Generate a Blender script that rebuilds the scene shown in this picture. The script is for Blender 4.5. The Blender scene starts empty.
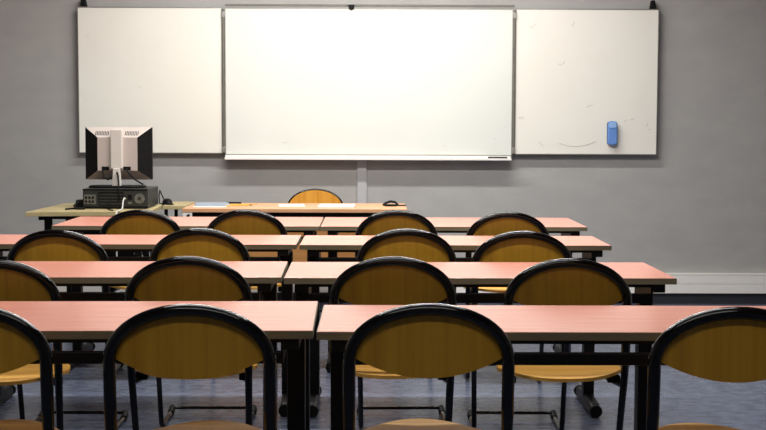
import bpy, bmesh, math, random
from mathutils import Vector, Matrix, Quaternion
random.seed(7)
C = bpy.context.scene.collection
sc = bpy.context.scene
# ------------------------------------------------------------ camera
PIT, YAW, ROLL = math.radians(4.0), math.radians(0.49), math.radians(0.2)
cam_data = bpy.data.cameras.new('camera')
cam = bpy.data.objects.new('camera', cam_data); C.objects.link(cam)
fw0 = Vector((math.sin(YAW), math.cos(YAW), 0)); r0 = Vector((math.cos(YAW), -math.sin(YAW), 0)); u0 = Vector((0, 0, 1))
fw = fw0 * math.cos(PIT) - u0 * math.sin(PIT); up = u0 * math.cos(PIT) + fw0 * math.sin(PIT)
rr = r0 * math.cos(ROLL) + up * math.sin(ROLL); uu = up * math.cos(ROLL) - r0 * math.sin(ROLL)
cam.matrix_world = Matrix(((rr.x, uu.x, -fw.x, 0), (rr.y, uu.y, -fw.y, 0), (rr.z, uu.z, -fw.z, 1.25), (0, 0, 0, 1)))
cam_data.sensor_width = 36.0
cam_data.lens = 1300.0 * 36.0 / 766.0
cam_data.clip_start = 0.05
cam_data.dof.use_dof = False
sc.camera = cam
# ------------------------------------------------------------ world, exposure
w = bpy.data.worlds.new('world'); sc.world = w; w.use_nodes = True
w.node_tree.nodes['Background'].inputs[0].default_value = (0.5, 0.6, 0.8, 1)
w.node_tree.nodes['Background'].inputs[1].default_value = 0.02
sc.view_settings.view_transform = 'Standard'; sc.view_settings.look = 'None'
sc.view_settings.gamma = 1.0; sc.view_settings.exposure = 0.0
LAMPS = [  # x, y, length along x, watts
    (-0.05, 7.80, 2.7, 66.0),
    (-0.05, 6.0, 2.7, 108.0),
    (-0.05, 3.75, 2.7, 38.0),  # added lamp to brighten the nearest tables, no known fixture here
    (-0.05, 1.0, 2.7, 17.0),
]

# ------------------------------------------------------------ materials
def srgb(r, g, b):
    f = lambda c: (c / 255 / 12.92) if c / 255 <= 0.04045 else ((c / 255 + 0.055) / 1.055) ** 2.4
    return (f(r), f(g), f(b), 1)

def mat(name, col, rough=0.5, metal=0.0, spec=0.5, col2=None, scale=(1, 1, 1), nscale=5.0, detail=4.0, bump=0.0,
        emit=None, estr=0.0, coat=0.0, coords='Object', ramp=(0.35, 0.65), bscale=None):
    m = bpy.data.materials.new(name); m.use_nodes = True
    nt = m.node_tree; b = nt.nodes['Principled BSDF']
    b.inputs['Base Color'].default_value = col
    b.inputs['Roughness'].default_value = rough
    b.inputs['Metallic'].default_value = metal
    b.inputs['Specular IOR Level'].default_value = spec
    b.inputs['Coat Weight'].default_value = coat
    if emit: b.inputs['Emission Color'].default_value = emit; b.inputs['Emission Strength'].default_value = estr
    tc = nt.nodes.new('ShaderNodeTexCoord'); mp = nt.nodes.new('ShaderNodeMapping')
    nt.links.new(tc.outputs[coords], mp.inputs[0]); mp.inputs['Scale'].default_value = scale
    nz = nt.nodes.new('ShaderNodeTexNoise'); nz.inputs['Scale'].default_value = nscale; nz.inputs['Detail'].default_value = detail
    nt.links.new(mp.outputs[0], nz.inputs[0])
    if col2:
        cr = nt.nodes.new('ShaderNodeValToRGB')
        cr.color_ramp.elements[0].position, cr.color_ramp.elements[1].position = ramp
        cr.color_ramp.elements[0].color = col; cr.color_ramp.elements[1].color = col2
        nt.links.new(nz.outputs[0], cr.inputs[0]); nt.links.new(cr.outputs[0], b.inputs['Base Color'])
    if bump:
        src = nz
        if bscale:
            src = nt.nodes.new('ShaderNodeTexNoise'); src.inputs['Scale'].default_value = bscale; src.inputs['Detail'].default_value = 3
            nt.links.new(tc.outputs[coords], src.inputs[0])
        bp = nt.nodes.new('ShaderNodeBump'); bp.inputs['Strength'].default_value = bump; bp.inputs['Distance'].default_value = 0.004
        nt.links.new(src.outputs[0], bp.inputs['Height']); nt.links.new(bp.outputs[0], b.inputs['Normal'])
    return m

M = {}
M['wall'] = mat('wall_paint', srgb(172, 170, 167), 0.75, col2=srgb(166, 164, 162), scale=(1, 1, 2), nscale=5, bump=0.2, bscale=110)
M['ceiling'] = mat('ceiling_tile', srgb(150, 148, 145), 0.9, col2=srgb(142, 140, 138), nscale=30)
M['floor'] = mat('floor_lino', srgb(76, 83, 103), 0.26, col2=srgb(102, 109, 128), scale=(4, 9, 1), nscale=3.5, detail=9, bump=0.08)
M['skirting'] = mat('skirting_rubber', srgb(48, 50, 55), 0.5, col2=srgb(54, 56, 60))
M['pvc'] = mat('white_pvc', srgb(244, 240, 234), 0.4, col2=srgb(240, 236, 230), nscale=2)
M['conduit'] = mat('painted_conduit', srgb(182, 182, 184), 0.6, col2=srgb(176, 176, 178))
M['wing'] = mat('whiteboard_wing_enamel', srgb(238, 235, 225), 0.35, col2=srgb(241, 239, 230), nscale=1.5, spec=0.4)
M['board'] = mat('whiteboard_enamel', srgb(224, 227, 220), 0.35, col2=srgb(228, 231, 224), nscale=1.5, spec=0.4)
M['alu'] = mat('aluminium', srgb(172, 170, 162), 0.35, metal=0.7, col2=srgb(160, 158, 152), nscale=20)
M['greymetal'] = mat('hinge_grey', srgb(120, 118, 108), 0.5, metal=0.3, col2=srgb(110, 108, 100), nscale=20)
M['black'] = mat('black_enamel', srgb(3, 3, 4), 0.11, col2=srgb(4, 4, 5), nscale=12, spec=0.5)
M['frame'] = mat('black_powdercoat', srgb(5, 5, 6), 0.45, col2=srgb(8, 8, 9), nscale=40, spec=0.25, bump=0.05)
M['plastic'] = mat('black_plastic', srgb(7, 7, 8), 0.6, spec=0.2, col2=srgb(13, 13, 14), nscale=30)
M['desktop'] = mat('pink_beech_laminate', srgb(236, 164, 143), 0.22, col2=srgb(228, 151, 130), scale=(1.5, 22, 22), nscale=2.2, detail=6, spec=0.55, ramp=(0.3, 0.7))
M['edge'] = mat('grey_edge_band', srgb(118, 110, 90), 0.6, spec=0.25, col2=srgb(110, 102, 84), scale=(2, 20, 20), nscale=3)
M['ply_back'] = mat('varnished_plywood', srgb(198, 148, 40), 0.36, col2=srgb(172, 122, 28), scale=(26, 26, 1.2), nscale=1.7, detail=6, ramp=(0.25, 0.75), coords='Object')
M['ply_seat'] = mat('varnished_seat_plywood', srgb(226, 178, 92), 0.55, spec=0.15, col2=srgb(198, 142, 62), scale=(1.4, 24, 24), nscale=1.7, detail=6, ramp=(0.25, 0.75))
M['ply_teacher_lit'] = mat('front_lit_orange_plywood', srgb(224, 160, 62), 0.4, col2=srgb(206, 140, 44), scale=(26, 26, 1.2), nscale=1.7)  # brighter plywood copy: light on the backrest front is put into the colour
M['oak'] = mat('tan_desk_laminate', srgb(214, 164, 124), 0.45, spec=0.4, col2=srgb(206, 154, 114), scale=(1.5, 22, 22), nscale=2.5)
M['oak_panel'] = mat('tan_panel_laminate', srgb(186, 132, 76), 0.45, col2=srgb(174, 120, 66), scale=(1.5, 22, 22), nscale=2.5)
M['pale'] = mat('pale_desk_laminate', srgb(182, 166, 124), 0.5, spec=0.3, col2=srgb(172, 156, 114), scale=(1.5, 22, 22), nscale=2.5)
M['beige'] = mat('beige_monitor_plastic', srgb(196, 184, 176), 0.5, col2=srgb(190, 178, 170), nscale=3)
M['beige2'] = mat('pale_monitor_plastic', srgb(214, 208, 200), 0.45, col2=srgb(208, 202, 194), nscale=3)
M['screen'] = mat('screen_glass', srgb(12, 13, 16), 0.15, col2=srgb(14, 15, 18))
M['case'] = mat('computer_case_steel', srgb(50, 52, 48), 0.5, col2=srgb(42, 44, 41), nscale=14, metal=0.2)
M['case_lt'] = mat('port_plate_steel', srgb(128, 128, 120), 0.45, col2=srgb(96, 96, 90), nscale=60, metal=0.4)
M['blue'] = mat('blue_felt_plastic', srgb(104, 146, 214), 0.6, col2=srgb(96, 138, 206), nscale=20)
M['bluecap'] = mat('pale_blue_plastic', srgb(150, 186, 232), 0.5, col2=srgb(140, 178, 228), nscale=20)
M['paper'] = mat('white_paper', srgb(236, 234, 228), 0.8, col2=srgb(230, 228, 222), nscale=8)
M['bluegrey'] = mat('blue_grey_card', srgb(150, 160, 172), 0.7, col2=srgb(140, 150, 164), nscale=8)
M['yellow'] = mat('yellow_wood_paint', srgb(224, 182, 84), 0.5, col2=srgb(214, 170, 74), nscale=8)
M['cablewhite'] = mat('white_cable', srgb(214, 212, 206), 0.5, col2=srgb(206, 204, 198))
M['mark'] = mat('dry_marker_ink', srgb(150, 146, 140), 0.7, col2=srgb(160, 156, 150), nscale=40)
M['tube'] = mat('lamp_tube', srgb(250, 250, 245), 0.5, col2=srgb(248, 248, 243), emit=(1, 0.97, 0.9, 1), estr=6.0)

# ------------------------------------------------------------ helpers
def obj(name, bm, m, parent=None, smooth=False, loc=None, bevel=0.0):
    me = bpy.data.meshes.new(name)
    bmesh.ops.recalc_face_normals(bm, faces=bm.faces)
    bm.to_mesh(me); bm.free()
    if smooth:
        for p in me.polygons: p.use_smooth = True
        me.set_sharp_from_angle(angle=math.radians(40))
    o = bpy.data.objects.new(name, me); C.objects.link(o)
    for mm in (m if isinstance(m, (list, tuple)) else [m]): me.materials.append(mm)
    if parent: o.parent = parent
    if loc: o.location = loc
    if bevel:
        b = o.modifiers.new('bevel', 'BEVEL'); b.width = bevel; b.segments = 2; b.limit_method = 'ANGLE'
    return o

def box(x0, x1, y0, y1, z0, z1, bm=None):
    bm = bm or bmesh.new()
    v = [bm.verts.new(p) for p in ((x0, y0, z0), (x1, y0, z0), (x1, y1, z0), (x0, y1, z0), (x0, y0, z1), (x1, y0, z1), (x1, y1, z1), (x0, y1, z1))]
    for f in ((0, 3, 2, 1), (4, 5, 6, 7), (0, 1, 5, 4), (1, 2, 6, 5), (2, 3, 7, 6), (3, 0, 4, 7)): bm.faces.new([v[i] for i in f])
    return bm

def tube(pts, r, bm=None, seg=12, closed=False):
    bm = bm or bmesh.new()
    P = [Vector(p) for p in pts]; n = len(P); rings = []
    t0 = (P[1] - P[0]).normalized(); a = t0.orthogonal().normalized(); prev = t0
    for i, p in enumerate(P):
        if i == 0: t = t0
        elif i == n - 1: t = (P[-1] - P[-2]).normalized()
        else: t = ((P[i + 1] - p).normalized() + (p - P[i - 1]).normalized()).normalized()
        q = prev.rotation_difference(t); a = q @ a; a = (a - t * a.dot(t)).normalized(); prev = t
        b = t.cross(a)
        rad = r[i] if isinstance(r, (list, tuple)) else r
        rings.append([bm.verts.new(p + (a * math.cos(k * 2 * math.pi / seg) + b * math.sin(k * 2 * math.pi / seg)) * rad) for k in range(seg)])
    for i in range(n - 1):
        for k in range(seg):
            bm.faces.new((rings[i][k], rings[i][(k + 1) % seg], rings[i + 1][(k + 1) % seg], rings[i + 1][k]))
    bm.faces.new(rings[0][::-1]); bm.faces.new(rings[-1])
    return bm

def sheet(fn, nu, nv, th):
    """closed shell: fn(u,v) -> (point, normal) for u,v in 0..1"""
    bm = bmesh.new(); A, B = [], []
    for i in range(nu + 1):
        ra, rb = [], []
        for j in range(nv + 1):
            p, n = fn(i / nu, j / nv); p = Vector(p); n = Vector(n).normalized()
            ra.append(bm.verts.new(p + n * th / 2)); rb.append(bm.verts.new(p - n * th / 2))
        A.append(ra); B.append(rb)
    for i in range(nu):
        for j in range(nv):
            bm.faces.new((A[i][j], A[i + 1][j], A[i + 1][j + 1], A[i][j + 1]))
            bm.faces.new((B[i][j], B[i][j + 1], B[i + 1][j + 1], B[i + 1][j]))
    for i in range(nu):
        bm.faces.new((A[i][0], B[i][0], B[i + 1][0], A[i + 1][0])); bm.faces.new((A[i][nv], A[i + 1][nv], B[i + 1][nv], B[i][nv]))
    for j in range(nv):
        bm.faces.new((A[0][j], A[0][j + 1], B[0][j + 1], B[0][j])); bm.faces.new((A[nu][j], B[nu][j], B[nu][j + 1], A[nu][j + 1]))
    return bm

def prism(poly, axis, a, b, bm=None):
    """extrude 2D polygon along axis ('x','y','z') from a to b"""
    bm = bm or bmesh.new()
    def P(p, t):
        return {'x': (t, p[0], p[1]), 'y': (p[0], t, p[1]), 'z': (p[0], p[1], t)}[axis]
    A = [bm.verts.new(P(p, a)) for p in poly]; B = [bm.verts.new(P(p, b)) for p in poly]; n = len(poly)
    bm.faces.new(A); bm.faces.new(B[::-1])
    for i in range(n): bm.faces.new((A[i], B[i], B[(i + 1) % n], A[(i + 1) % n]))
    return bm

def disc(c, r, axis, d, seg=24, bm=None):
    poly = [(r * math.cos(k * 2 * math.pi / seg), r * math.sin(k * 2 * math.pi / seg)) for k in range(seg)]
    i = {'x': (1, 2, 0), 'y': (0, 2, 1), 'z': (0, 1, 2)}[axis]
    return prism([(p[0] + c[i[0]], p[1] + c[i[1]]) for p in poly], axis, c[i[2]] - d / 2, c[i[2]] + d / 2, bm)

def tag(o, label, cat, group=None):
    o['label'] = label; o['category'] = cat
    if group: o['group'] = group
    return o
def thing(name, label, cat, loc=(0, 0, 0), rz=0.0, group=None):
    o = bpy.data.objects.new(name, None); C.objects.link(o); o.empty_display_size = 0.1
    o.location = loc; o.rotation_euler = (0, 0, rz)
    return tag(o, label, cat, group)
def struct(name, bm, m, **k):
    o = obj(name, bm, m, **k); o['kind'] = 'structure'; return o
def dup(root, loc, rz, label):
    r = root.copy(); C.objects.link(r); r.location = loc; r.rotation_euler = (0, 0, rz); r['label'] = label
    for ch in list(root.children):
        c = ch.copy(); C.objects.link(c); c.parent = r
        for g in list(ch.children):
            d = g.copy(); C.objects.link(d); d.parent = c
    return r

# ------------------------------------------------------------ the room
XL, XR, YB, YF, HC = -3.6, 3.9, -2.6, 9.05, 2.95
struct('floor', box(XL, XR, YB, YF, -0.1, 0), M['floor'])
struct('ceiling', box(XL, XR, YB, YF, HC, HC + 0.1), M['ceiling'])
struct('wall_front', box(XL - 0.1, XR + 0.1, YF, YF + 0.1, -0.1, HC + 0.1), M['wall'])
struct('wall_back', box(XL - 0.1, XR + 0.1, YB - 0.1, YB, -0.1, HC + 0.1), M['wall'])
struct('wall_left', box(XL - 0.1, XL, YB, YF, -0.1, HC + 0.1), M['wall'])
struct('wall_right', box(XR, XR + 0.1, YB, YF, -0.1, HC + 0.1), M['wall'])
struct('baseboard_front', box(XL, XR, YF - 0.015, YF, 0, 0.074), M['skirting'], bevel=0.003)
# white two-channel cable trunking
bm = box(XL, XR, YF - 0.045, YF, 0.078, 0.142)
box(XL, XR, YF - 0.045, YF, 0.1455, 0.205, bm); box(XL, XR, YF - 0.04, YF, 0.142, 0.1455, bm)
box(XL, XR, YF - 0.046, YF, 0.207, 0.216, bm)
struct('trim_1', bm, M['pvc'])
struct('trim_2', box(-0.103, -0.036, YF - 0.02, YF, 0.216, 1.1), M['conduit'], bevel=0.004)

# ------------------------------------------------------------ ceiling lamps (above the frame)
names = ['nearest the whiteboard wall', 'over the middle of the tables', 'added over the nearest tables to brighten them', 'above the back of the room']
for (lx, ly, L, P), nm in zip(LAMPS, names):
    t = thing('ceiling_light', 'white twin tube ceiling light ' + nm, 'ceiling light', (lx, ly, HC))
    obj('housing', prism([(-0.09, 0), (0.09, 0), (0.06, -0.05), (-0.06, -0.05)], 'x', -L / 2, L / 2), M['pvc'], t)
    for s in (-1, 1):
        obj('lamp_tube', tube([(-L / 2 + 0.02, s * 0.04, -0.065), (L / 2 - 0.02, s * 0.04, -0.065)], 0.013), M['tube'], t, smooth=True)
    la = bpy.data.lights.new('lamp_glow', 'AREA'); la.shape = 'RECTANGLE'; la.size = L; la.size_y = 0.12
    la.energy = P; la.color = (1, 0.99, 0.965)
    lo = bpy.data.objects.new('lamp_glow', la); C.objects.link(lo); lo.parent = t; lo.location = (0, 0, -0.085)

# ------------------------------------------------------------ whiteboard
YW = YF - 0.07          # front face of centre panel
wb = thing('whiteboard', 'wide three panel white whiteboard with thin metal edges fixed on grey wall', 'whiteboard', (-0.03, YF, 1.0))
def W(o): # place with world coordinates under the board
    o.parent = wb; o.location = (0.03, -YF, -1.0); return o
def wobj(name, bm, m, **k): return W(obj(name, bm, m, **k))
def panel(name, x0, x1, y, z0=1.043, z1=2.044, th=0.018):
    p = wobj(name, box(x0 + .006, x1 - .006, y, y + th, z0 + .006, z1 - .006), M['board' if name == 'center_panel' else 'wing'])
    bm = box(x0, x1, y - .002, y + th, z1 - .006, z1); box(x0, x1, y - .002, y + th, z0, z0 + .006, bm)
    box(x0, x0 + .006, y - .002, y + th, z0 + .006, z1 - .006, bm); box(x1 - .006, x1, y - .002, y + th, z0 + .006, z1 - .006, bm)
    f = obj('panel_edge', bm, M['alu'], p)
    return p
panel('center_panel', -1.012, 0.966, YW, z0=1.034, z1=2.04)
panel('wing_panel', -2.022, -1.032, YW + .012)
panel('wing_panel', 0.984, 1.970, YW + .012)
wobj('backing_rail', box(-2.0, 1.95, YW + .031, YF, 1.93, 1.98, box(-2.0, 1.95, YW + .031, YF, 1.08, 1.12)), M['greymetal'])
# pen tray: shallow L profile
wobj('pen_tray', prism([(YW - .001, 1.034), (YW - .001, 1.004), (YW - .045, 1.004), (YW - .045, 1.018), (YW - .039, 1.018), (YW - .039, 1.010), (YW - .006, 1.010), (YW - .006, 1.034)],
                       'x', -1.012, 0.958), M['pvc'])
wobj('top_rail', box(-1.01, 0.975, YW + .004, YW + .03, 2.055, 2.068), M['greymetal'])
for x in (-1.022, 0.975):
    h = wobj('hinge', tube([(x, YW + .004, 1.05), (x, YW + .004, 2.03)], .0095), M['greymetal'], smooth=True)
    for z in (1.07, 1.995):
        obj('hinge_bracket', box(x - .014, x + .014, YW - .006, YW + .012, z - .02, z + .02), M['alu'], h, bevel=.003)
for x in (-1.983, 1.928):
    wobj('corner_clip', prism([(x - .018, 2.05), (x + .024, 2.05), (x + .018, 2.075), (x + .012, 2.105), (x - .01, 2.105)], 'y', YW + .01, YF - .01), M['plastic'], bevel=.003)
wobj('top_clip', prism([(-.168, 2.064), (-.123, 2.064), (-.128, 2.035), (-.145, 2.026), (-.163, 2.035)], 'y', YW - .008, YW + .03), M['plastic'])
# old pen marks
rnd = random.Random(3)
for (x, z, L, a, c) in [(1.42, 1.13, .26, .05, .03), (1.17, 1.115, .05, -.9, 0), (1.03, 1.29, .04, 0, 0), (1.03, 1.30, .035, .1, 0), (1.75, 1.28, .02, .9, 0), (1.80, 1.29, .03, .4, 0),
                        (1.9, 1.25, .03, 1.2, 0), (1.92, 1.22, .02, .2, 0), (1.3, 1.68, .05, .3, .02), (1.1, 1.93, .05, .5, .01), (1.38, 1.94, .04, 1.1, 0), (1.5, 1.38, .05, .4, 0),
                        (.92, 1.24, .012, 1, 0), (.85, 1.15, .01, 1, 0), (.5, 1.1, .012, .3, 0), (-.6, 1.12, .03, .3, 0), (-1.95, 1.85, .015, .4, 0), (-1.6, 1.5, .02, .3, 0)]:
    y = YW + .011 if (x > .98 or x < -1.04) else YW - .0008
    pts = []
    for k in range(9):
        s = (k / 8 - .5) * L
        pts.append((x + s * math.cos(a), y, z + s * math.sin(a) - c * (1 - (2 * k / 8 - 1) ** 2)))
    m = wobj('pen_mark', tube(pts, .0011, seg=4), M['mark'])

# eraser on the right wing
er = thing('whiteboard_eraser', 'blue rounded eraser stuck on the right whiteboard wing', 'eraser', (1.655, YW + .008, 1.193))
def rrect(w, h, r, n=6):
    out = []
    for cx, cz, a0 in ((w / 2 - r, h / 2 - r, 0), (-w / 2 + r, h / 2 - r, 90), (-w / 2 + r, -h / 2 + r, 180), (w / 2 - r, -h / 2 + r, 270)):
        for k in range(n + 1):
            a = math.radians(a0 + 90 * k / n); out.append((cx + r * math.cos(a), cz + r * math.sin(a)))
    return out
obj('grip', prism(rrect(.066, .165, .022), 'y', -.042, -.012), M['blue'], er, bevel=.008)
obj('grip_top', prism([(p[0], p[1] + .055) for p in rrect(.05, .04, .012)], 'y', -.046, -.041), M['bluecap'], er, bevel=.002)
obj('felt_pad', prism(rrect(.066, .16, .018), 'y', -.012, 0), M['plastic'], er)

# markers on the tray
tag(obj('whiteboard_marker', tube([(0.80, YW - .02, 1.0187), (.93, YW - .02, 1.0187)], .0085), M['plastic'], smooth=True),
    'black marker lying on the right end of the whiteboard tray', 'marker')

# ------------------------------------------------------------ pupils' tables
def make_table(label, w=1.3, d=0.5):
    t = thing('classroom_table', label, 'table', group=None)
    H = 0.742; hw = w / 2
    obj('tabletop', box(-hw + .002, hw - .002, .002, d - .002, H - .02, H), M['desktop'], t, bevel=.0012)
    bm = box(-hw, hw, 0, .002, H - .021, H - .0012); box(-hw, hw, d - .002, d, H - .021, H - .0012, bm)
    box(-hw, -hw + .002, .002, d - .002, H - .021, H - .0012, bm); box(hw - .002, hw, .002, d - .002, H - .021, H - .0012, bm)
    obj('edge_band', bm, M['edge'], t)
    zt = H - .0205
    # top frame
    bm = box(-hw + .075, hw - .075, .02, .045, zt - .0125, zt); box(-hw + .075, hw - .075, d - .07, d - .045, zt - .0125, zt, bm)
    obj('top_rail', bm, M['frame'], t)
    # wide rail under it, carried by small drop brackets
    bm = box(-hw + .075, hw - .075, .022, .040, .655, .686)
    obj('lower_rail', bm, M['frame'], t, bevel=.003)
    for s in (-1, 1):
        xa, xb = sorted((s * (hw - .075), s * (hw - .081)))
        obj('rail_bracket', box(xa, xb, .022, d / 2 + .03, .655, zt), M['frame'], t)
    for s in (-1, 1):
        xa, xb = sorted((s * (hw - .035), s * (hw - .075)))
        prof = [(.012, zt), (d - .012, zt), (d - .012, zt - .012), (d / 2 + .05, zt - .034), (d / 2 - .05, zt - .034), (.075, zt - .030), (.012, zt - .030)]
        obj('side_rail', prism(prof, 'x', xa, xb), M['frame'], t, bevel=.002)
        xa, xb = sorted((s * (hw - .028), s * (hw - .076)))
        lg = obj('leg', prism([(d / 2 - .035, zt - .03), (d / 2 + .035, zt - .03), (d / 2 + .03, .05), (d / 2 - .03, .05)], 'x', xa, xb), M['frame'], t, bevel=.006)
        xm = (xa + xb) / 2
        ft = [(.03, .004), (.03, .045), (.06, .056), (d / 2 - .05, .066), (d / 2 + .05, .066), (d - .06, .056), (d - .03, .045), (d - .03, .004)]
        fo = obj('foot', prism(ft, 'x', xm - .021, xm + .021), M['frame'], lg, bevel=.01)
        obj('foot_cap', tube([(xm, .012, .028), (xm, .032, .029)], .0265, seg=16), M['plastic'], lg, smooth=True)
        obj('foot_cap', tube([(xm, d - .032, .029), (xm, d - .012, .028)], .0265, seg=16), M['plastic'], lg, smooth=True)
    return t

ORD = ['front', 'second', 'third', 'fourth']
rows = [  # near-edge y, left table centre x, right table centre x, depth, width
    ('the nearest row', 3.165, 3.160, -.794, .515, .515, 1.30),
    ('the second row from the camera', 4.280, 4.283, -.953, .362, .50, 1.306),
    ('the third row from the camera', 5.46, 5.455, -.977, .354, .47, 1.317),
    ('the row farthest from the camera', 6.45, 6.45, -.925, .409, .64, 1.330),
]
TG = 'pink topped classroom tables'
base = None; cache = {}
for i, (nm, yl, yr, xl, xr, d, wd) in enumerate(rows):
    for side, x, y in (('left', xl, yl), ('right', xr, yr)):
        dd = d if not (i == 0) else (.535 if side == 'left' else .475)
        ww = wd + .07 if (i == 2 and side == 'left') else wd
        if ww != wd: x -= .035
        key = (round(ww, 3), round(dd, 3))
        lab = f'pink topped table with black metal frame, {side} one of {nm}'
        rz = [.018, .02, .008, .004][i] if side == 'left' else [0, .010, .004, 0][i]
        if key in cache: dup(cache[key], (x, y, 0), rz, lab)
        else:
            t = make_table(lab, ww, dd); t.location = (x, y, 0); t.rotation_euler = (0, 0, rz); cache[key] = t
for o in C.objects:
    if o.parent is None and o.name.startswith('classroom_table'): o['group'] = TG

# ------------------------------------------------------------ chairs
RX, RZ, ZS, TR = .1860, .1235, .7000, .0150
def ybow(x): return -.022 * max(0, 1 - (x / RX) ** 2)
def make_chair(label, back='ply_back', TR=TR):
    t = thing('classroom_chair', label, 'chair')
    # arch + rear legs, bent at the floor into runners
    half = []
    half.append((RX, .018, .50)); half.append((RX, .008, .60)); half.append((RX, .002, .68))
    pts = []
    low = [(RX - .010, .135, .0135), (RX - .009, .115, .022), (RX - .008, .106, .06), (RX - .006, .088, .18), (RX - .003, .056, .32), (RX, .022, .46), (RX, .008, .58), (RX, .001, .67)]
    pts += [(-p[0], p[1], p[2]) for p in low]
    N = 28
    for k in range(N + 1):
        a = math.pi - math.pi * k / N
        x = RX * math.cos(a); pts.append((x, ybow(x), ZS + RZ * math.sin(a)))
    pts += low[::-1]
    rad = [.0105, .0105, .0105, .0105, .011, .012, TR, TR]
    obj('back_frame', tube(pts, rad + [TR] * (N + 1) + rad[::-1], seg=14), M['black'], t, smooth=True)
    for s in (-1, 1):
        x = s * (RX - .010)
        run = [(x, .130, .0135), (x, .25, .0135), (x, .35, .0135), (x, .375, .017), (x * .99, .392, .028)]
        obj('floor_runner', tube(run, .0105, seg=10), M['black'], t, smooth=True)
        obj('foot_glide', tube([(x, .35, .013), (x, .382, .018), (x * .99, .40, .032)], [.014, .015, .011], seg=12), M['plastic'], t, smooth=True)
        obj('seat_support', tube([(s * RX, .032, .428), (s * RX * .9, .10, .430), (s * RX * .82, .22, .430), (s * RX * .8, .34, .436)], .010, seg=10), M['black'], t, smooth=True)
        obj('seat_mount', box(s * RX * .9 - .020, s * RX * .9 + .020, .085, .115, .425, .449), M['plastic'], t, bevel=.004)
        obj('seat_mount', box(s * .149 - .014, s * .149 + .014, .30, .33, .43, .452), M['plastic'], t, bevel=.004)
    obj('stretcher', tube([(-RX + .012, .390, .028), (RX - .012, .390, .028)], .007, seg=10), M['black'], t, smooth=True)
    # seat
    def seat(u, v):
        a = 2 * u - 1; hw = .200 - .008 * (2 * v - 1) ** 2
        x = a * hw
        yr = -.016 + .105 * abs(a) ** 2.8; yf = .488 - .26 * abs(a) ** 2.0
        y = yr + (yf - yr) * v
        z = .4500 + .012 * abs(a) ** 2 * (1 - v) - .006 * math.sin(math.pi * min(1, v * 1.2)) + (.004 if v > .5 else .004) - (.022 * ((v - .8) / .2) ** 2 if v > .8 else 0) + .010 * v
        return (x, y, z), (0, .0, 1)
    so = obj('seat', sheet(seat, 20, 20, .011), M['ply_seat'], t, smooth=True)
    # lens shaped backrest held inside the arch
    def bk(u, v):
        a = 2 * u - 1; x = a * (RX - .004)
        q = math.sqrt(max(0, 1 - a * a))
        zt = ZS + (RZ - .003) * q
        zb = .710 - .049 * (1 - a * a)
        if zt < zb + .004: zt = zb + .004
        zc = zb + (zt - zb) * v
        return (x, ybow(x) + .013 , zc), (0, 1, 0)
    obj('backrest', sheet(bk, 30, 12, .010), M[back], t, smooth=True)
    return t
chairs = [
 # x, y, rot, label
 (-.940, 2.985, 0.02, 'chair cut off by the left edge of the photo, pushed under the nearest table'),
 (-.421, 2.98, -0.01, 'whole chair in front of the nearest left table, large back left of centre'),
 (.134, 3.0, 0.015, 'large chair at the nearest right table, nearest to the gap between the tables'),
 (.838, 2.955, -0.02, 'large chair cut off by the right edge of the photo'),
 (-1.152, 3.95, 0.09, 'chair at the left end of the second nearest row, cut off at left'),
 (-.575, 4.055, -0.01, 'chair at the second nearest left table, second from the left'),
 (.067, 4.065, 0.0, 'chair at the second nearest right table, beside the gap between tables'),
 (.612, 4.02, 0.02, 'chair at the right end of the second nearest right table, its light seat showing'),
 (-1.224, 5.05, -0.02, 'leftmost chair of the third row from the camera'),
 (-.683, 5.15, 0.0, 'second chair from the left in the third row from the camera'),
 (.138, 5.15, 0.03, 'third chair from the left in the third row, beside the table gap'),
 (.590, 5.06, -0.02, 'rightmost chair of the third row from the camera'),
 (-1.110, 6.24, 0.0, 'chair at the farthest left table, straight below the computer'),
 (-.608, 6.27, 0.0, 'chair at the farthest left table, nearer the gap between the tables'),
 (.119, 6.27, 0.02, 'chair at the farthest right table, below the right end of the teacher desk'),
 (.648, 6.17, 0.0, 'chair at the right end of the farthest right table'),
]
ch0 = None
for x, y, rz, lab in chairs:
    if ch0 is None:
        ch0 = make_chair(lab); ch0['group'] = 'pupils chairs with oval plywood backs'; ch0.location = (x, y, 0); ch0.rotation_euler = (0, 0, rz)
    else: dup(ch0, (x, y, 0), rz, lab)
# teacher's chair, turned round, smaller grouping of its own
tc = make_chair('orange wooden teacher chair behind the tan desk, facing the tables', 'ply_teacher_lit', .008)
tc.name = 'teacher_chair'; tc.location = (-.385, 8.84, -.0); tc.rotation_euler = (0, 0, math.pi); tc.scale = (1, 1, .974)

# ------------------------------------------------------------ teacher's desk
H = .742
td = thing('teacher_desk', 'long tan wooden teacher desk with papers in front of the whiteboard', 'desk', (-.463, 7.78, 0))
obj('desktop', box(-.675, .675, 0, .56, H - .024, H), M['oak'], td, bevel=.003)
obj('modesty_panel', box(-.60, .60, .10, .118, .34, .70), M['oak_panel'], td)
bm = box(-.64, .64, .04, .07, H - .062, H - .0245); box(-.64, .64, .49, .52, H - .062, H - .0245, bm)
obj('top_rail', bm, M['frame'], td)
for s in (-1, 1):
    xa, xb = sorted((s * .66, s * .615))
    l = obj('leg', prism([(.23, H - .04), (.33, H - .04), (.31, .04), (.25, .04)], 'x', xa, xb), M['frame'], td, bevel=.004)
    obj('side_rail', box(xa, xb, .03, .53, H - .06, H - .0245), M['frame'], l)
    obj('foot', box(xa, xb, .02, .54, .0, .045), M['frame'], l, bevel=.008)
lp = obj('number_plate', box(-.672, -.615, .004, .010, H - .068, H - .0242), M['paper'], td)
obj('plate_mark', prism([(-.648, H - .062), (-.636, H - .062), (-.626, H - .036), (-.638, H - .033), (-.652, H - .045)], 'y', .0025, .0038), M['plastic'], lp)
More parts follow.
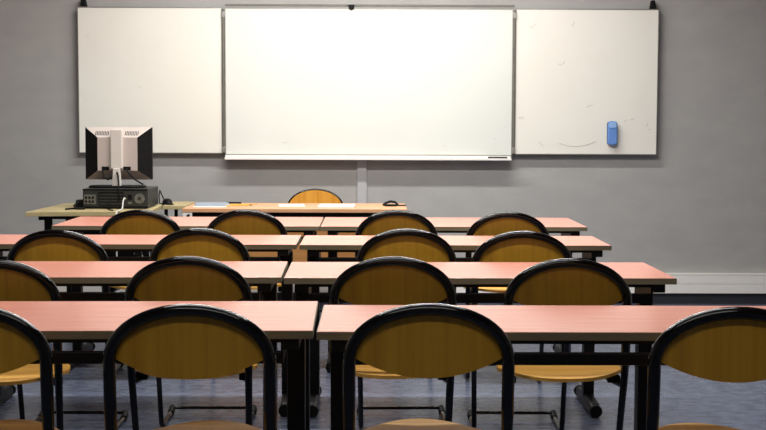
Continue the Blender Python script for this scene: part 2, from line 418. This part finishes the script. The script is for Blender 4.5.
# side desk further left (return) and computer desk
rt = thing('side_table', 'small pale side table between computer desk and teacher desk', 'table', (-1.215, 7.90, 0))
obj('tabletop', box(-.078, .065, .12, .58, H - .022, H), M['pale'], rt, bevel=.002)
for sx in (-.07, .042):
    for sy in (.14, .55): obj('leg', box(sx, sx + .02, sy, sy + .02, 0, H - .022), M['frame'], rt)
cd = thing('computer_desk', 'pale yellow computer desk with black legs at the left of the room', 'desk', (-1.63, 7.42, 0))
obj('desktop', prism([(-.35, 0), (.345, .10), (.315, .84), (-.32, .84)], 'z', H - .026, H), M['pale'], cd, bevel=.002)
for y in (.13, .72):
    obj('top_rail', box(-.29, .25, y, y + .025, H - .05, H - .0265), M['frame'], cd)
obj('modesty_panel', box(-.235, .24, .66, .675, .34, H - .03), M['frame'], cd)
for x in (-.29, .235):
    l = obj('leg', box(x + .005, x + .045, .17, .21, 0, H - .0265), M['frame'], cd, bevel=.003)
    l = obj('leg', box(x + .005, x + .045, .70, .74, 0, H - .0265), M['frame'], cd, bevel=.003)
    obj('side_rail', box(x - .015, x + .045, .12, .76, H - .055, H - .0265), M['frame'], cd)

# ------------------------------------------------------------ computer
pc = thing('desktop_computer', 'dark grey desktop computer lying flat under the monitor, back panel showing', 'computer', (-1.524, 7.72, H))
CW, CH, CD = .385, .118, .38
obj('case_shell', box(-CW / 2, CW / 2, 0, CD, .006, CH), M['case'], pc, bevel=.003)
for x in (-.17, .17):
    obj('rubber_foot', disc((x, .05, .003), .012, 'z', .006), M['plastic'], pc)
obj('rear_frame', box(-CW / 2, CW / 2, -.004, 0, CH - .008, CH, box(-CW / 2, CW / 2, -.004, 0, .006, .014)), M['plastic'], pc)
pt = obj('port_plate', box(-.185, -.115, -.004, 0, .028, .085), M['case_lt'], pc)
for k in range(3):
    for j in range(2): obj('port', box(-.178 + k * .02, -.166 + k * .02, -.006, -.004, .036 + j * .024, .050 + j * .024), M['plastic'], pt)
sl = obj('slot_covers', box(-.10, .05, -.003, 0, .02, .10), M['plastic'], pc)
for k in range(4): obj('slot_cover', box(-.095, .045, -.005, -.003, .026 + k * .018, .036 + k * .018), M['case'], sl)
ps = obj('power_supply', box(.065, .185, -.004, 0, .018, .104), M['case'], pc)
bm = disc((.145, -.006, .062), .030, 'y', .004)
obj('fan_grille', bm, M['case_lt'], ps)
obj('fan_hub', disc((.145, -.009, .062), .010, 'y', .003), M['case'], ps)
obj('power_socket', box(.074, .100, -.008, -.004, .055, .085), M['plastic'], ps)
obj('power_switch', box(.076, .098, -.008, -.004, .03, .042), M['case_lt'], ps)

mo = thing('computer_monitor', 'beige and black monitor seen from behind, standing on the computer', 'monitor', (-1.547, 7.915, H + CH))
z0, z1, hw = .046, .366, .203
obj('stand_base', prism([(p[0], p[1]) for p in rrect(.34, .20, .08)], 'z', 0, .012), M['plastic'], mo, bevel=.003)
obj('stand_neck', prism([(-.020, 0.012), (.034, 0.012), (.028, .118), (-.014, .118)], 'y', -.075, -.045), M['beige2'], mo, bevel=.004)
# screen body: bezel (far side) then tapered rear shell
obj('bezel', box(-hw, hw, .045, .075, z0, z1), M['plastic'], mo, bevel=.003)
obj('screen', box(-hw + .02, hw - .02, .075, .077, z0 + .02, z1 - .02), M['screen'], mo)
bm = bmesh.new()
o_ = [(-hw, .045, z0), (hw, .045, z0), (hw, .045, z1), (-hw, .045, z1)]
i_ = [(-.113, -.035, z0 + .058), (.128, -.035, z0 + .058), (.128, -.035, z1 - .062), (-.113, -.035, z1 - .062)]
vo = [bm.verts.new(p) for p in o_]; vi = [bm.verts.new(p) for p in i_]
bm.faces.new(vi); bm.faces.new(vo[::-1])
for k in range(4): bm.faces.new((vo[k], vo[(k + 1) % 4], vi[(k + 1) % 4], vi[k]))
sh = obj('rear_shell', bm, [M['beige'], M['plastic']], mo)
for p in sh.data.polygons:
    if abs(p.normal.x) > .5: p.material_index = 1
for s in (-1, 1):
    v = obj('vent', box(0, .001, 0, .001, 0, .001), M['plastic'], sh)
    bm = bmesh.new()
    for k in range(9):
        x = s * (.052 + k * .0095)
        f = Vector((0, -.080, .05)).normalized()
        for zz in (.30,):
            pass
        # slits lying on the sloping top bevel
        ya, za = -.020, z1 - .050; yb, zb = .012, z1 - .0255
        n = Vector((0, -.62, .80)).normalized() * .0012
        vs = [bm.verts.new(Vector(q) + n) for q in ((x - .002, ya, za), (x + .002, ya, za), (x + .002, yb, zb), (x - .002, yb, zb))]
        vt = [bm.verts.new(v_.co - n * 1.5) for v_ in vs]
        bm.faces.new(vs); bm.faces.new(vt[::-1])
        for q in range(4): bm.faces.new((vs[q], vs[(q + 1) % 4], vt[(q + 1) % 4], vt[q]))
    bm.to_mesh(v.data); bm.free()
obj('neck_cover', box(-.030, .042, -.066, -.034, .115, z1 - .012), M['beige2'], mo, bevel=.006)
obj('hinge_cover', box(-.010, .026, -.05, -.02, .05, .115), M['beige'], mo, bevel=.005)
for s in (-1, 1):
    obj('socket_recess', box(s * .065 - .022, s * .065 + .022, -.039, -.0345, .106, .128), M['plastic'], mo)
obj('monitor_cable', tube([(-.075, -.040, .115), (-.078, -.06, .10), (-.066, -.07, .06), (-.045, -.06, .05), (-.03, -.045, .06)], .0055, seg=8), M['plastic'], mo, smooth=True)
obj('monitor_cable', tube([(.06, -.040, .115), (.075, -.06, .095), (.11, -.06, .055), (.145, -.04, .03), (.16, -.03, .02)], .005, seg=8), M['plastic'], mo, smooth=True)
cx, cy = -1.547, 7.915
tag(obj('video_cable', tube([(cx + .012, cy - .083, H + CH + .095), (cx + .02, cy - .092, H + CH + .08), (cx + .035, cy - .15, H + CH + .025), (cx + .04, cy - .190, H + CH + .016), (cx + .043, cy - .2035, H + CH + .008), (cx + .045, cy - .207, H + CH - .02), (cx + .05, cy - .207, H + .06), (cx + .04, cy - .196, H + .05)], .0055, seg=8), M['plastic'], smooth=True),
    'black cable hanging from the monitor to the computer back', 'cable')
tag(obj('white_cable', tube([(-1.462, 7.713, H + .062), (-1.466, 7.69, H + .066), (-1.468, 7.665, H + .045), (-1.468, 7.650, H + .015), (-1.466, 7.62, H + .0045), (-1.460, 7.50, H + .0045), (-1.458, 7.425, H + .004), (-1.458, 7.410, H - .01), (-1.458, 7.408, .55), (-1.456, 7.41, .25), (-1.45, 7.42, .04), (-1.43, 7.48, .005), (-1.35, 7.62, .005)], .004, seg=8), M['cablewhite'], smooth=True),
    'white cable hanging from the computer over the desk edge', 'cable')
tag(obj('thin_cable', tube([(-1.56, 7.728, H + .05), (-1.57, 7.70, H + .03), (-1.55, 7.63, H + .006), (-1.52, 7.56, H + .004), (-1.50, 7.53, H + .004)], .0035, seg=8), M['plastic'], smooth=True),
    'thin black cable curling on the desk before the computer', 'cable')
tag(obj('black_cable_loop', tube([(-1.70, 7.76, H + .03), (-1.74, 7.72, H + .045), (-1.76, 7.68, H + .02), (-1.73, 7.63, H + .006), (-1.69, 7.64, H + .005), (-1.71, 7.69, H + .006), (-1.77, 7.66, H + .005), (-1.79, 7.60, H + .005)], .006, seg=8), M['plastic'], smooth=True),
    'black cable loop on the desk left of the computer', 'cable')
ad = thing('power_adapter', 'small black power adapter left of the computer', 'adapter', (-1.745, 7.80, H))
obj('adapter_body', box(-.025, .025, -.04, .04, 0, .05), M['plastic'], ad, bevel=.008)
# mouse and cables on the right of the case
ms = thing('computer_mouse', 'black computer mouse and cord right of the computer', 'mouse', (-1.285, 8.16, H), .4)
def dome(u, v):
    a = u * 2 * math.pi; r = v
    return (.032 * r * math.cos(a), .055 * r * math.sin(a), .036 * math.sqrt(max(0, 1 - r ** 2.4)) + .002), (0, 0, 1)
bm = bmesh.new(); rings = []
for j in range(8):
    v = j / 7; rings.append([bm.verts.new(dome(k / 20, max(v, .02))[0]) for k in range(20)])
for j in range(7):
    for k in range(20): bm.faces.new((rings[j][k], rings[j][(k + 1) % 20], rings[j + 1][(k + 1) % 20], rings[j + 1][k]))
bm.faces.new(rings[0]); bm.faces.new(rings[-1][::-1])
obj('mouse_body', bm, M['plastic'], ms, smooth=True)
obj('mouse_cord', tube([(0, .055, .012), (-.01, .09, .05), (-.03, .07, .085), (-.045, .03, .06), (-.05, 0, .008), (-.035, -.05, .005), (.02, -.08, .005)], .004, seg=8), M['plastic'], ms, smooth=True)

# ------------------------------------------------------------ things on the teacher's desk
def sheetpaper(name, label, cat, x, y, w_, d_, rz, th, m, z=H, group=None):
    o = obj(name, box(-w_ / 2, w_ / 2, -d_ / 2, d_ / 2, 0, th), m); o.location = (x, y, z + .0005); o.rotation_euler = (0, 0, rz)
    return tag(o, label, cat, group)
sheetpaper('paper_stack', 'white sheets of paper lying in front of the teacher chair', 'paper', -.215, 8.0, .22, .26, -.03, .008, M['paper'])
sheetpaper('paper_sheet', 'single white paper sheet left of the paper stack', 'paper', -.50, 8.08, .16, .22, .1, .002, M['paper'])
sheetpaper('blue_folder', 'blue grey folder lying at the left end of the teacher desk', 'folder', -1.00, 8.13, .21, .30, .15, .008, M['bluegrey'])
sheetpaper('white_note', 'white note sheet lying in front of the blue grey folder', 'paper', -.99, 7.93, .20, .10, .05, .002, M['paper'])
def pencil(name, label, a, b, m, tipm):
    A, B = Vector(a), Vector(b); d = (B - A)
    t = thing(name, label, 'pencil', a)
    obj('shaft', tube([(0, 0, 0), d * .88], .004, seg=6), m, t)
    obj('tip', tube([d * .88, d], [.004, .0008], seg=6), tipm, t)
pencil('wooden_pencil', 'yellow pencil lying on the teacher desk near the folder', (-.90, 7.98, H + .0045), (-.74, 8.06, H + .0045), M['yellow'], M['plastic'])
tag(obj('wooden_ruler', prism([(0, 0), (.20, .015), (.199, .03), (-.001, .015)], 'z', 0, .004), M['yellow'], loc=(-.92, 8.15, H + .0005)),
    'yellow wooden ruler lying behind the pencil on the teacher desk', 'ruler')
tag(obj('black_pen', tube([(-.93, 8.27, H + .0055), (-.83, 8.26, H + .0055)], .005, seg=8), M['plastic'], smooth=True),
    'black pen at the far edge of the teacher desk', 'pen')
# pair of black glasses / small cable: black looped object at the right end
sg = thing('coiled_strap', 'small black strap coiled near the right end of teacher desk', 'strap', (.125, 8.06, H))
obj('strap_loop', tube([(-.055, 0, .006), (-.04, .01, .018), (-.01, .02, .028), (.02, .01, .024), (.035, -.02, .010), (.02, -.035, .007), (-.02, -.03, .007), (-.045, -.015, .007)], .0075, seg=8), M['plastic'], sg, smooth=True)
obj('strap_end', tube([(.035, -.02, .006), (.06, -.015, .006), (.085, -.02, .006)], .004, seg=8), M['plastic'], sg, smooth=True)

# white plug block hanging by its cord under the computer desk
pb = thing('plug_block', 'white plug block hanging crooked under the computer desk', 'plug block', (-1.425, 7.93, .43))
o = obj('block_body', prism([(-.028, .030), (.012, .036), (.032, -.026), (-.004, -.036)], 'y', -.02, .02), M['pvc'], pb, bevel=.003)
obj('block_cord', tube([(-.01, 0, .03), (-.012, .0, .12), (-.012, .0, .2855)], .004, seg=8), M['cablewhite'], pb, smooth=True)
